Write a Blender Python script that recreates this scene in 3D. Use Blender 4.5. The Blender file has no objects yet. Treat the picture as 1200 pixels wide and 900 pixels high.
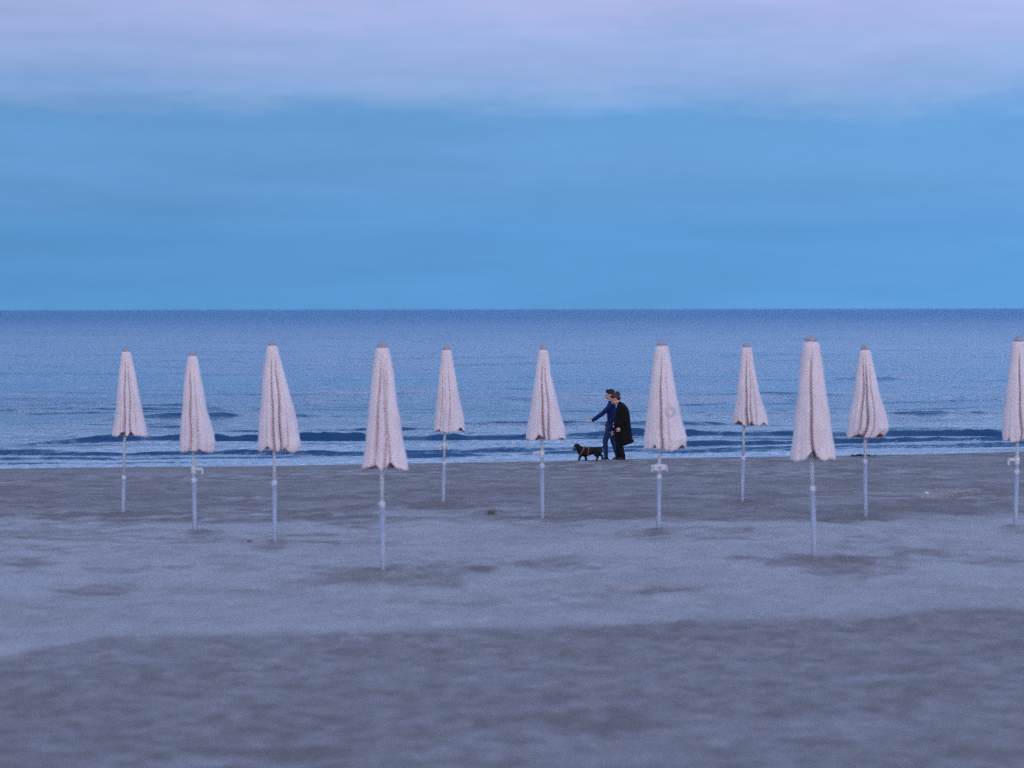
import bpy, math, random
import numpy as np
from mathutils import Vector, Matrix

# ------------------------------------------------------------ camera, sky, light
SC = bpy.context.scene
COL = SC.collection
F = 3000.0                 # focal length in pixels of a 1200 px wide frame
CAMZ = 3.75
cam_data = bpy.data.cameras.new('camera')
cam = bpy.data.objects.new('camera', cam_data)
COL.objects.link(cam)
cam_data.sensor_width = 36.0
cam_data.lens = 90.0
cam_data.clip_start = 0.5
cam_data.clip_end = 200000.0
PITCH = math.atan((450 - 362.4) / F)
ROLL = math.atan(2.0 / 1200)
cam.matrix_world = Matrix.Translation((0, 0, CAMZ)) @ Matrix.Rotation(math.pi / 2 - PITCH, 4, 'X') @ Matrix.Rotation(-ROLL, 4, 'Z')
cam_data.dof.use_dof = True
cam_data.dof.focus_distance = 62.8
cam_data.dof.aperture_fstop = 1.5
cam_data.dof.aperture_blades = 0
SC.camera = cam

SC.render.engine = 'CYCLES'
SC.cycles.use_denoising = False
SC.cycles.use_adaptive_sampling = True
SC.cycles.adaptive_threshold = 0.055
SC.cycles.adaptive_min_samples = 16
SC.cycles.max_bounces = 4
SC.view_settings.view_transform = 'Standard'
SC.view_settings.look = 'None'
SC.view_settings.exposure = 0.0
SC.view_settings.gamma = 1.0
SC.cycles.pixel_filter_type = 'BLACKMAN_HARRIS'


def srgb(r, g, b, k=1.0):
    def c(v):
        v /= 255.0
        return (v / 12.92 if v <= 0.04045 else ((v + 0.055) / 1.055) ** 2.4) * k
    return (c(r), c(g), c(b), 1.0)


world = bpy.data.worlds.new('World')
SC.world = world
world.use_nodes = True
nt = world.node_tree
nt.nodes.clear()
N = nt.nodes.new
L = nt.links.new


def wmath(op, a, b=None, c=None, clamp=False):
    n = N('ShaderNodeMath'); n.operation = op; n.use_clamp = clamp
    for i, v in enumerate((a, b, c)):
        if v is None: continue
        if isinstance(v, (int, float)): n.inputs[i].default_value = v
        else: L(v, n.inputs[i])
    return n.outputs[0]


tc = N('ShaderNodeTexCoord')
sep = N('ShaderNodeSeparateXYZ'); L(tc.outputs['Generated'], sep.inputs[0])


def wnoise(scale_xy, scale_z, detail, seed):
    m = N('ShaderNodeMapping'); L(tc.outputs['Generated'], m.inputs[0])
    m.inputs['Scale'].default_value = (scale_xy, scale_xy, scale_z)
    m.inputs['Location'].default_value = (seed, seed * 0.7, seed * 1.3)
    n = N('ShaderNodeTexNoise'); L(m.outputs[0], n.inputs['Vector'])
    n.inputs['Scale'].default_value = 1.0; n.inputs['Detail'].default_value = detail
    n.inputs['Roughness'].default_value = 0.5
    return wmath('SUBTRACT', n.outputs['Fac'], 0.5)


n1 = wnoise(9, 40, 2, 3.1)
n2 = wnoise(30, 150, 5, 7.7)
n5 = wnoise(90, 260, 4, 2.2)
zz = wmath('MAXIMUM', sep.outputs['Z'], 0.0)
warp = wmath('ADD', wmath('MULTIPLY', n1, 0.030), wmath('ADD', wmath('MULTIPLY', n2, 0.012), wmath('MULTIPLY', n5, 0.007)))
wz = wmath('MULTIPLY', warp, wmath('SMOOTH_MIN', wmath('MULTIPLY', zz, 12.0), 1.0, 0.2))
ze = wmath('SQRT', wmath('MAXIMUM', wmath('ADD', zz, wz), 0.0))


def ramp(fac, stops):
    r = N('ShaderNodeValToRGB'); L(fac, r.inputs[0])
    el = r.color_ramp.elements
    while len(el) > 1: el.remove(el[0])
    el[0].position = stops[0][0]; el[0].color = stops[0][1]
    for p, c in stops[1:]:
        e = el.new(p); e.color = c
    return r.outputs[0]


east = ramp(ze, [(0.0, srgb(91, 154, 212)), (0.17, srgb(92, 153, 211)), (0.235, srgb(103, 158, 213)),
                 (0.270, srgb(103, 159, 214)), (0.296, srgb(140, 172, 222)), (0.325, srgb(155, 178, 226)),
                 (0.355, srgb(174, 183, 230)), (0.42, srgb(174, 197, 242, 1.35)), (0.50, srgb(168, 201, 244, 1.38)), (0.60, srgb(144, 188, 238, 1.25)), (0.75, srgb(128, 170, 230, 1.1)),
                 (1.0, srgb(130, 163, 222, 1.35))])
west = ramp(ze, [(0.0, (1.40, 1.10, 1.02, 1)), (0.35, (1.35, 1.18, 1.30, 1)), (0.6, (0.85, 0.93, 1.30, 1)), (1.0, srgb(130, 163, 222, 1.35))])
wf = N('ShaderNodeMapRange'); wf.interpolation_type = 'SMOOTHSTEP'
L(sep.outputs['Y'], wf.inputs[0]); wf.inputs[1].default_value = 0.35; wf.inputs[2].default_value = -1.0
mx = N('ShaderNodeMix'); mx.data_type = 'RGBA'
L(wf.outputs[0], mx.inputs['Factor']); L(east, mx.inputs[6]); L(west, mx.inputs[7])
# faint paler and deeper bands of thin cloud
n3 = wnoise(10, 90, 4, 1.9)
n4 = wnoise(4, 6, 2, 5.3)
band = wmath('ADD', wmath('MULTIPLY_ADD', wmath('MAXIMUM', wmath('MINIMUM', sep.outputs['X'], 0.25), -0.25), 0.45, 1.0), wmath('ADD', wmath('ADD', wmath('MULTIPLY', n3, 0.27), wmath('MULTIPLY', n5, 0.05)), wmath('MULTIPLY', n4, 0.22)))
hs = N('ShaderNodeVectorMath'); hs.operation = 'SCALE'
L(mx.outputs[2], hs.inputs[0]); L(band, hs.inputs['Scale'])
bg = N('ShaderNodeBackground'); L(hs.outputs[0], bg.inputs['Color']); bg.inputs['Strength'].default_value = 1.0
wo = N('ShaderNodeOutputWorld'); L(bg.outputs[0], wo.inputs[0])

sun_d = bpy.data.lights.new('sun', 'SUN')
sun_d.energy = 0.5; sun_d.angle = math.radians(50); sun_d.color = (1.0, 0.80, 0.82)
sun = bpy.data.objects.new('sun', sun_d); COL.objects.link(sun)
sun.rotation_euler = (math.radians(72), 0, math.radians(14))   # afterglow behind the camera
sun.location = (0, -20, 20)


# ------------------------------------------------------------ helpers
def tag(o, label=None, cat=None, group=None, kind=None):
    if label: o['label'] = label
    if cat: o['category'] = cat
    if group: o['group'] = group
    if kind: o['kind'] = kind
    return o


def empty(name, loc=(0, 0, 0), rz=0.0):
    o = bpy.data.objects.new(name, None); COL.objects.link(o)
    o.location = loc; o.rotation_euler = (0, 0, rz); o.empty_display_size = 0.2
    return o


def mesh_obj(name, verts, faces, mat, parent=None, smooth=True, loc=None):
    me = bpy.data.meshes.new(name)
    me.from_pydata([tuple(v) for v in verts], [], faces)
    me.update()
    if smooth: me.polygons.foreach_set('use_smooth', [True] * len(me.polygons))
    if mat: me.materials.append(mat)
    o = bpy.data.objects.new(name, me); COL.objects.link(o)
    if parent: o.parent = parent
    if loc: o.location = loc
    return o


class MB:
    """collects simple shapes as one mesh"""
    def __init__(s): s.v = []; s.f = []

    def tube(s, pts, rad, n=12, cap=True):
        pts = [Vector(p) for p in pts]
        if isinstance(rad, (int, float)): rad = [rad] * len(pts)
        base = len(s.v); prev = None
        for i, p in enumerate(pts):
            d = (pts[min(i + 1, len(pts) - 1)] - pts[max(i - 1, 0)]).normalized()
            if prev is None:
                a = Vector((1, 0, 0)) if abs(d.x) < 0.9 else Vector((0, 1, 0))
            else: a = prev
            u = (a - d * a.dot(d)).normalized(); prev = u
            w = d.cross(u)
            for k in range(n):
                t = 2 * math.pi * k / n
                s.v.append(p + (u * math.cos(t) + w * math.sin(t)) * rad[i])
        for i in range(len(pts) - 1):
            for k in range(n):
                a = base + i * n + k; b = base + i * n + (k + 1) % n
                s.f.append((a, b, b + n, a + n))
        if cap:
            s.f.append(tuple(base + k for k in range(n))[::-1])
            s.f.append(tuple(base + (len(pts) - 1) * n + k for k in range(n)))
        return s

    def capsule(s, a, b, ra, rb, n=14, m=5, flat=1.0, up=None):
        """closed tapered capsule; flat squashes it along 'up'"""
        a = Vector(a); b = Vector(b); d = b - a
        ln = d.length
        d = d.normalized() if ln > 1e-6 else Vector((0, 0, 1))
        ref = Vector(up) if up is not None else (Vector((0, 1, 0)) if abs(d.y) < 0.9 else Vector((1, 0, 0)))
        u = (ref - d * ref.dot(d)).normalized(); w = d.cross(u)
        rings = []
        for i in range(m):
            t = math.pi / 2 * i / m
            if i == 0: rings.append((a - d * ra, 0.0))
            else: rings.append((a - d * ra * math.cos(t), ra * math.sin(t)))
        rings.append((a, ra)); rings.append((b, rb))
        for i in range(m - 1, -1, -1):
            t = math.pi / 2 * i / m
            rings.append((b + d * rb * math.cos(t), rb * math.sin(t) if i else 0.0))
        base = len(s.v); idx = []
        for c, r in rings:
            if r == 0.0: idx.append([len(s.v)]); s.v.append(c)
            else:
                row = []
                for k in range(n):
                    t = 2 * math.pi * k / n
                    row.append(len(s.v)); s.v.append(c + (u * math.cos(t) * flat + w * math.sin(t)) * r)
                idx.append(row)
        for i in range(len(idx) - 1):
            A, B = idx[i], idx[i + 1]
            for k in range(n):
                k2 = (k + 1) % n
                if len(A) == 1: s.f.append((A[0], B[k2], B[k])[::-1])
                elif len(B) == 1: s.f.append((A[k], A[k2], B[0]))
                else: s.f.append((A[k], A[k2], B[k2], B[k]))
        return s

    def ball(s, c, rx, ry, rz, rot=None, n=18, m=12):
        base = len(s.v)
        R = rot if rot is not None else Matrix.Identity(3)
        c = Vector(c)
        s.v.append(c + R @ Vector((0, 0, rz)))
        for i in range(1, m):
            p = math.pi * i / m
            for k in range(n):
                t = 2 * math.pi * k / n
                s.v.append(c + R @ Vector((rx * math.sin(p) * math.cos(t), ry * math.sin(p) * math.sin(t), rz * math.cos(p))))
        s.v.append(c + R @ Vector((0, 0, -rz)))
        for k in range(n):
            s.f.append((base, base + 1 + k, base + 1 + (k + 1) % n))
            for i in range(m - 2):
                a = base + 1 + i * n + k; b = base + 1 + i * n + (k + 1) % n
                s.f.append((a, a + n, b + n, b))
            q = base + 1 + (m - 2) * n
            s.f.append((q + k, len(s.v) - 1, q + (k + 1) % n))
        return s

    def loft(s, rings):
        """closed solid through elliptical rings: (cx, cy, z, rx, ry) plus optional lobes"""
        base = len(s.v); n = 40
        for r in rings:
            cx, cy, z, rx, ry = r[:5]; lob = r[5] if len(r) > 5 else 0; tilt = r[6] if len(r) > 6 else 0
            for k in range(n):
                t = 2 * math.pi * k / n
                q = 1 + lob * math.sin(7 * t + 0.6) + lob * 0.6 * math.sin(3 * t + 2)
                s.v.append(Vector((cx + rx * q * math.cos(t), cy + ry * q * math.sin(t), z + tilt * math.cos(t))))
        for i in range(len(rings) - 1):
            for k in range(n):
                a = base + i * n + k; b = base + i * n + (k + 1) % n
                s.f.append((a, b, b + n, a + n))
        s.f.append(tuple(base + k for k in range(n))[::-1])
        s.f.append(tuple(base + (len(rings) - 1) * n + k for k in range(n)))
        return s

    def box(s, c, sx, sy, sz, rot=None, bev=0.0):
        base = len(s.v); c = Vector(c); R = rot if rot is not None else Matrix.Identity(3)
        hx, hy, hz = sx / 2, sy / 2, sz / 2; b = bev
        pts = [(-hx + b, -hy), (hx - b, -hy), (hx, -hy + b), (hx, hy - b), (hx - b, hy), (-hx + b, hy), (-hx, hy - b), (-hx, -hy + b)]
        for z in (-hz, hz):
            for x, y in pts: s.v.append(c + R @ Vector((x, y, z)))
        for k in range(8):
            s.f.append((base + k, base + (k + 1) % 8, base + 8 + (k + 1) % 8, base + 8 + k))
        s.f.append(tuple(base + k for k in range(8))[::-1]); s.f.append(tuple(base + 8 + k for k in range(8)))
        return s

    def build(s, name, mat, parent=None, smooth=True, loc=None):
        return mesh_obj(name, s.v, s.f, mat, parent, smooth, loc)

    def organic(s, name, mat, parent=None, voxel=0.007, smooth_it=3, loc=None):
        """fuses the overlapping closed shapes into one continuous skin"""
        o = mesh_obj('tmp', s.v, s.f, None)
        r = o.modifiers.new('r', 'REMESH'); r.mode = 'VOXEL'; r.voxel_size = voxel; r.use_smooth_shade = True
        if smooth_it:
            q = o.modifiers.new('s', 'SMOOTH'); q.iterations = smooth_it; q.factor = 0.5
        dg = bpy.context.evaluated_depsgraph_get()
        me = bpy.data.meshes.new_from_object(o.evaluated_get(dg), depsgraph=dg)
        bpy.data.objects.remove(o)
        me.name = name; me.materials.clear(); me.materials.append(mat)
        me.polygons.foreach_set('use_smooth', [True] * len(me.polygons))
        p = bpy.data.objects.new(name, me); COL.objects.link(p)
        if parent: p.parent = parent
        if loc: p.location = loc
        return p


# vectorised value noise --------------------------------------------------
def vnoise(x, y, seed=0):
    xi = np.floor(x).astype(np.int64); yi = np.floor(y).astype(np.int64)
    xf = x - xi; yf = y - yi
    def h(a, b):
        k = (a * 374761393 + b * 668265263 + seed * 2147483647) & 0xFFFFFFFF
        k = ((k ^ (k >> 13)) * 1274126177) & 0xFFFFFFFF
        k = (k ^ (k >> 16)) & 0xFFFFFFFF
        return k / 4294967295.0 * 2 - 1
    u = xf * xf * xf * (xf * (xf * 6 - 15) + 10); v = yf * yf * yf * (yf * (yf * 6 - 15) + 10)
    a = h(xi, yi); b = h(xi + 1, yi); c = h(xi, yi + 1); d = h(xi + 1, yi + 1)
    return (a * (1 - u) + b * u) * (1 - v) + (c * (1 - u) + d * u) * v


def fbm(x, y, oct=4, seed=0):
    s = 0; a = 1; t = 0
    for i in range(oct):
        s = s + a * vnoise(x * 2 ** i + 17.3 * i, y * 2 ** i - 9.1 * i, seed + i); t += a; a *= 0.5
    return s / t


def sstep(a, b, x):
    t = np.clip((x - a) / (b - a), 0, 1); return t * t * (3 - 2 * t)


# image coordinates of the photograph (1200 px wide) to points on the place
def yh(px): return 363.4 - 2.0 * px / 1200


def at_z(px, py, z=0.0):
    D = F * (CAMZ - z) / (py - yh(px))
    return (px - 600) * D / F, D


# shoreline as distance D over X
SHORE_PX = [(0, 550.5), (120, 549), (300, 547), (450, 545), (560, 543), (640, 541.5), (720, 539.5), (830, 537), (960, 535.5), (1060, 534), (1200, 530)]
_sp = [at_z(*p) for p in SHORE_PX]
_sx = np.array([-400.0] + [p[0] for p in _sp] + [400.0])
_sd = np.array([_sp[0][1] - 0.22 * (400 + _sp[0][0])] + [p[1] for p in _sp] + [_sp[-1][1] + 0.22 * (400 - _sp[-1][0])])


def shore(X): return np.interp(X, _sx, _sd)


# the umbrellas: tip px, base px, canopy silhouette (y, left, right), pole joint, etc.
UMB = [
 dict(tip=(148, 406), base=(143, 602), sil=[(411, 143, 153), (440, 139, 159), (475, 136, 165), (497, 133, 170), (511, 131, 172)], pole=145.5, joint=560, cr=[(.36, .40, .5), (.62, .60, .35), (.82, .74, .2)], notch=[(.33, .10, 7), (.60, .10, 6)], hook=None,
      label='closed cream parasol furthest left on the beach with no hook on its pole'),
 dict(tip=(225.5, 411), base=(227.5, 624), sil=[(416, 220, 231), (445, 216, 236), (480, 213, 242), (508, 211, 250), (519, 210, 252), (529, 210, 250)], pole=226, joint=563, cr=[(.30, .34, .5), (.62, .60, .18)], notch=[(.30, .07, 3), (.62, .06, 3)], hook=('r', 551),
      label='closed cream parasol second from left, canopy bulging right above a white hook'),
 dict(tip=(319, 398), base=(321, 635), sil=[(404, 313, 325), (430, 309, 331), (470, 306, 342), (500, 303, 349), (522, 302, 352), (529, 303, 349)], pole=321, joint=566, cr=[(.40, .38, .45), (.66, .60, .5), (.85, .74, .2)], notch=[(.26, .11, 8), (.70, .10, 6)], hook=None,
      label='closed cream parasol third from the left with two small dark gaps in its hem'),
 dict(tip=(448, 400), base=(448, 671), sil=[(406, 440, 456), (430, 437, 460), (470, 433, 465), (510, 429, 471), (537, 426, 476), (551, 424, 478)], pole=447, joint=591, cr=[(.36, .26, .48), (.56, .52, .28), (.72, .63, .28)], notch=[(.28, .16, 10), (.64, .13, 12)], hook=None,
      label='tall closed cream parasol fourth from the left, with three long dark folds'),
 dict(tip=(523.5, 405), base=(519, 590), sil=[(409, 518, 529), (435, 515, 533), (465, 512, 538), (492, 509, 544), (506, 508, 545)], pole=521, joint=543, cr=[(.22, .16, .3), (.60, .52, .2)], notch=[(.85, .10, 5), (.15, .08, 3)], hook=('b', 523),
      label='small closed cream parasol with smooth canopy, just left of the middle'),
 dict(tip=(636, 405), base=(635.5, 610), sil=[(409, 631, 642), (440, 627, 646), (470, 623, 653), (500, 618, 661), (516, 616, 663)], pole=635, joint=546, cr=[(.42, .40, .5), (.60, .62, .45)], notch=[(.34, .12, 11), (.9, .08, 4)], hook=('l', 532),
      label='closed cream parasol left of the dog, its hem tucked up in a dark hollow'),
 dict(tip=(775, 399), base=(772, 622), sil=[(404, 768, 783), (435, 764, 788), (465, 761, 793), (495, 757, 800), (515, 755, 805), (527, 755, 803)], pole=773, joint=559, cr=[(.40, .37, .5), (.62, .60, .15)], notch=[(.24, .06, 7), (.42, .08, 4), (.90, .10, 7)], hook=('b', 548), emblem=True,
      label='closed cream parasol right of the walkers, faint round print above a wide white hook'),
 dict(tip=(875, 402), base=(870, 588), sil=[(406, 869, 881), (430, 867, 884), (460, 864, 890), (485, 860, 898), (499, 859, 901)], pole=872, joint=537, cr=[(.40, .33, .7), (.66, .50, .25), (.84, .62, .2)], notch=[(.14, .12, 8), (.48, .08, 6), (.85, .10, 5)], hook=None,
      label='smallest closed cream parasol, with one dark fold, second one right of the walkers'),
 dict(tip=(950.5, 394), base=(955, 653), sil=[(399, 941, 960), (430, 938, 964), (465, 935, 969), (500, 931, 974), (525, 928, 978), (539, 927, 979)], pole=951.5, joint=573, cr=[(.42, .42, .55), (.80, .76, .12)], notch=[(.46, .14, 13), (.86, .08, 5)], hook=None,
      label='tall closed cream parasol standing in dark dug sand on the right'),
 dict(tip=(1013, 405), base=(1015, 605), sil=[(409, 1007, 1020), (435, 1004, 1025), (465, 1000, 1032), (490, 995, 1040), (503, 993, 1042), (514, 993, 1036)], pole=1014, joint=541, cr=[(.28, .20, .6), (.52, .34, .5), (.80, .55, .3)], notch=[(.22, .16, 8), (.86, .16, 9)], hook=None,
      label='closed cream parasol flaring to the right, in front of the dark seaweed heap'),
 dict(tip=(1193, 394), base=(1191, 618), sil=[(399, 1186, 1201), (430, 1183, 1206), (465, 1179, 1211), (495, 1176, 1215), (508, 1175, 1217), (517, 1176, 1214)], pole=1193, joint=553, cr=[(.46, .42, .5), (.82, .70, .3)], notch=[(.14, .05, 6), (.60, .08, 3)], hook=('l', 540),
      label='closed cream parasol furthest right, cut by the frame, with a white hook arm'),
]
REL = 3.3


def ground_base(q):
    """height over distance q inland of the waterline, without relief"""
    q = np.asarray(q, dtype=float)
    z = np.where(q > 0, 0.0195 * q, 0.045 * q)
    z = z + 0.05 * sstep(0.0, 0.7, q) * (1 - 0.4 * sstep(1.5, 6, q))
    z = np.where(q > 48, z - 0.008 * (q - 48), z)
    return z


def px_ground(px, py):
    D = 45.0
    for _ in range(60):
        X = (px - 600) * D / F
        z = float(ground_base(shore(X) - D))
        D = 0.5 * D + 0.5 * F * (CAMZ - z) / (py - yh(px))
    return (px - 600) * D / F, D, z


for u in UMB:
    u['X'], u['D'], u['z'] = px_ground(*u['base'])

# patches of churned, damp sand: px, py, half width px, half height px, strength
PATCH0 = [(965, 662, 95, 13, .9), (940, 655, 40, 8, .6), (450, 676, 110, 14, .75), (540, 668, 45, 8, .5), (320, 641, 34, 7, .6), (230, 627, 35, 6, .55),
         (775, 690, 80, 4, .8), (770, 625, 38, 6, .4), (635, 612, 45, 7, .5), (575, 603, 22, 8, .5), (1010, 610, 38, 6, .5), (830, 620, 60, 5, .5), (1165, 574, 16, 5, .7),
         (560, 707, 90, 4, .5), (130, 692, 80, 7, .5), (330, 690, 80, 8, .4), (60, 624, 120, 5, .45), (390, 601, 80, 8, .5), (690, 604, 120, 8, .4), (1085, 648, 50, 6, .5), (1180, 660, 40, 7, .4),
         (650, 660, 60, 10, .35), (1090, 590, 120, 6, .4), (870, 592, 40, 5, .4), (145, 604, 30, 4, .5), (520, 592, 60, 5, .5), (1190, 622, 30, 6, .5), (730, 855, 90, 6, .4), (370, 883, 110, 4, .5), (300, 855, 90, 5, .35)]
PATCH = PATCH0 + [(u['base'][0] + (3 if i % 2 else -4), u['base'][1] + 1, 17, 4, .75) for i, u in enumerate(UMB)]
PW = []
for px, py, hw, hh, st in PATCH:
    X, D, z = px_ground(px, py)
    D2 = px_ground(px, py - hh)[1]; D1 = px_ground(px, py + hh)[1]
    PW.append((X, D, hw * D / F, max(0.3, (D2 - D1) / 2), st))


def patches(X, D):
    s = np.zeros_like(X)
    for cx, cd, a, b, st in PW:
        r = np.sqrt(((X - cx) / a) ** 2 + ((D - cd) / b) ** 2) + 0.95 * fbm(X * 1.9 + cx, D * 1.1, 4, 5)
        s = np.maximum(s, st * (1 - sstep(0.45, 1.15, r)))
    return s


def relief(X, D, q):
    dry = sstep(1.0, 5.0, q)
    churn = patches(X, D)
    z = 0.020 * fbm(X / 1.7, D / 2.4, 3, 11) * dry
    rough = 0.45 + 0.55 * sstep(-.1, .5, fbm(X / 5, D / 4, 2, 31)) + 1.2 * churn
    z = z + 0.038 * fbm(X / 0.42, D / 0.5, 3, 21) * dry * rough
    z = z + 0.010 * fbm(X / 0.12, D / 0.14, 2, 41) * sstep(0.3, 3, q)
    # wind-smoothed hollows left by feet
    c = fbm(X / 0.33, D / 0.36, 1, 51)
    z = z - 0.022 * sstep(0.35, 0.8, c) * dry * (0.5 + churn)
    for u in UMB:
        r2 = ((X - u['X'] - 0.03) / 0.26) ** 2 + ((D - u['D'] + 0.05) / 0.30) ** 2
        z = z + 0.035 * np.exp(-r2 * 1.2) - 0.045 * np.exp(-r2 * 16)
    for cx, cd, a, b, st in PW[:3]:
        z = z + 0.020 * st * np.exp(-(((X - cx) / a) ** 2 + ((D - cd - 0.2) / b) ** 2) * 1.5)
    return z


def ground_z(X, D):
    X = np.array([X], float); D = np.array([D], float)
    q = shore(X) - D
    return float((ground_base(q) + relief(X, D, q))[0])


# ------------------------------------------------------------ materials
def new_mat(name):
    m = bpy.data.materials.new(name); m.use_nodes = True
    t = m.node_tree; b = t.nodes['Principled BSDF']
    return m, t, b


def tnoise(t, scale, detail=3, vec='Object', sc=(1, 1, 1), rough=0.55):
    c = t.nodes.new('ShaderNodeTexCoord'); mp = t.nodes.new('ShaderNodeMapping')
    mp.inputs['Scale'].default_value = sc
    t.links.new(c.outputs[vec], mp.inputs[0])
    n = t.nodes.new('ShaderNodeTexNoise'); t.links.new(mp.outputs[0], n.inputs['Vector'])
    n.inputs['Scale'].default_value = scale; n.inputs['Detail'].default_value = detail; n.inputs['Roughness'].default_value = rough
    return n.outputs['Fac']


def tmath(t, op, a, b=None, clamp=False):
    n = t.nodes.new('ShaderNodeMath'); n.operation = op; n.use_clamp = clamp
    for i, v in enumerate((a, b)):
        if v is None: continue
        if isinstance(v, (int, float)): n.inputs[i].default_value = v
        else: t.links.new(v, n.inputs[i])
    return n.outputs[0]


def tmix(t, fac, a, b, blend='MIX'):
    n = t.nodes.new('ShaderNodeMix'); n.data_type = 'RGBA'; n.blend_type = blend
    for sock, v in ((n.inputs['Factor'], fac), (n.inputs[6], a), (n.inputs[7], b)):
        if isinstance(v, (int, float)): sock.default_value = v
        elif isinstance(v, tuple): sock.default_value = v if len(v) == 4 else v + (1,)
        else: t.links.new(v, sock)
    return n.outputs[2]


def tramp(t, fac, lo, hi):
    n = t.nodes.new('ShaderNodeMapRange'); n.inputs[1].default_value = lo; n.inputs[2].default_value = hi
    n.interpolation_type = 'SMOOTHSTEP'
    t.links.new(fac, n.inputs[0]); return n.outputs[0]


def simple(name, col, rough=0.7, var=0.15, scale=20, bump=0.0, bscale=80, metal=0.0, spec=0.3, sheen=0.0):
    m, t, b = new_mat(name)
    f = tnoise(t, scale, 4)
    dark = tuple(c * (1 - var) for c in col); lite = tuple(min(1, c * (1 + var)) for c in col)
    t.links.new(tmix(t, f, dark, lite), b.inputs['Base Color'])
    b.inputs['Roughness'].default_value = rough; b.inputs['Metallic'].default_value = metal
    b.inputs['Specular IOR Level'].default_value = spec
    if sheen: b.inputs['Sheen Weight'].default_value = sheen
    if bump:
        bn = t.nodes.new('ShaderNodeBump'); bn.inputs['Strength'].default_value = bump; bn.inputs['Distance'].default_value = 0.01
        t.links.new(tnoise(t, bscale, 3), bn.inputs['Height']); t.links.new(bn.outputs[0], b.inputs['Normal'])
    return m


def mat_sand():
    m, t, b = new_mat('sand')
    at = t.nodes.new('ShaderNodeAttribute'); at.attribute_name = 'damp_and_shade'
    big = tnoise(t, 1.6, 5); mid = tnoise(t, 5, 4); fine = tnoise(t, 45, 3, rough=0.7); speck = tnoise(t, 130, 2, rough=0.8)
    d = tmath(t, 'ADD', at.outputs['Fac'], tmath(t, 'MULTIPLY', tmath(t, 'SUBTRACT', mid, 0.5), 0.7))
    d = tmath(t, 'ADD', d, tmath(t, 'MULTIPLY', tmath(t, 'SUBTRACT', big, 0.5), 0.2), clamp=True)
    c = tmix(t, d, (0.435, 0.382, 0.378), (0.200, 0.153, 0.142))
    g = tramp(t, fine, 0.25, 0.75)
    c = tmix(t, 1.0, c, tmix(t, g, (0.66, 0.66, 0.67), (1.3, 1.3, 1.28)), 'MULTIPLY')
    g2 = tramp(t, speck, 0.25, 0.75)
    c = tmix(t, 1.0, c, tmix(t, g2, (0.6, 0.6, 0.6), (1.38, 1.38, 1.38)), 'MULTIPLY')
    wet = t.nodes.new('ShaderNodeAttribute'); wet.attribute_name = 'wet'
    c = tmix(t, wet.outputs['Fac'], c, (0.10, 0.085, 0.075))
    t.links.new(c, b.inputs['Base Color'])
    r = t.nodes.new('ShaderNodeMapRange'); r.inputs[3].default_value = 0.92; r.inputs[4].default_value = 0.16
    t.links.new(wet.outputs['Fac'], r.inputs[0]); t.links.new(r.outputs[0], b.inputs['Roughness'])
    b.inputs['Specular IOR Level'].default_value = 0.35
    bn = t.nodes.new('ShaderNodeBump'); bn.inputs['Strength'].default_value = 0.5; bn.inputs['Distance'].default_value = 0.012
    h = tmath(t, 'ADD', tnoise(t, 30, 5, rough=0.7), tmath(t, 'MULTIPLY', speck, 0.3))
    t.links.new(h, bn.inputs['Height']); t.links.new(bn.outputs[0], b.inputs['Normal'])
    return m


def mat_sea():
    m, t, b = new_mat('sea_water')
    foam_and_sheen = t.nodes.new('ShaderNodeAttribute'); foam_and_sheen.attribute_name = 'foam_and_sheen'
    sc = t.nodes.new('ShaderNodeAttribute'); sc.attribute_name = 'ripple'
    f1 = tnoise(t, 7.0, 5, sc=(0.6, 1, 1), rough=0.65)
    fm = tmath(t, 'MULTIPLY', foam_and_sheen.outputs['Fac'], tramp(t, f1, 0.42, 0.60), clamp=True)
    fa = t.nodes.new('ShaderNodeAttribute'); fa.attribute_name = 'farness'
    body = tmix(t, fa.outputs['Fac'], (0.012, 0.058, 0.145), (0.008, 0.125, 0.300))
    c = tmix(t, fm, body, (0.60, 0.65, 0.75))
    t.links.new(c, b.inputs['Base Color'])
    b.inputs['IOR'].default_value = 1.333
    ra = t.nodes.new('ShaderNodeAttribute'); ra.attribute_name = 'roughness'
    rr = tmath(t, 'ADD', ra.outputs['Fac'], tmath(t, 'MULTIPLY', fm, 0.2))
    t.links.new(rr, b.inputs['Roughness'])
    # ripples of several sizes, long along the shore
    r0 = tnoise(t, 9.0, 3, sc=(0.8, 1, 1), rough=0.6)
    r1 = tnoise(t, 2.2, 4, sc=(0.40, 1, 1), rough=0.6)
    r2 = tnoise(t, 0.45, 4, sc=(0.35, 1, 1), rough=0.6)
    r3 = tnoise(t, 0.06, 4, sc=(0.35, 1, 1), rough=0.6)
    h = tmath(t, 'ADD', tmath(t, 'MULTIPLY', r0, 0.020), tmath(t, 'MULTIPLY', r1, 0.085))
    h = tmath(t, 'ADD', h, tmath(t, 'MULTIPLY', r2, 0.34))
    h = tmath(t, 'ADD', h, tmath(t, 'MULTIPLY', r3, 2.2))
    h = tmath(t, 'MULTIPLY', h, sc.outputs['Fac'])
    bn = t.nodes.new('ShaderNodeBump'); bn.inputs['Strength'].default_value = 1.0; bn.inputs['Distance'].default_value = 1.0
    t.links.new(h, bn.inputs['Height']); t.links.new(bn.outputs[0], b.inputs['Normal'])
    return m


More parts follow.
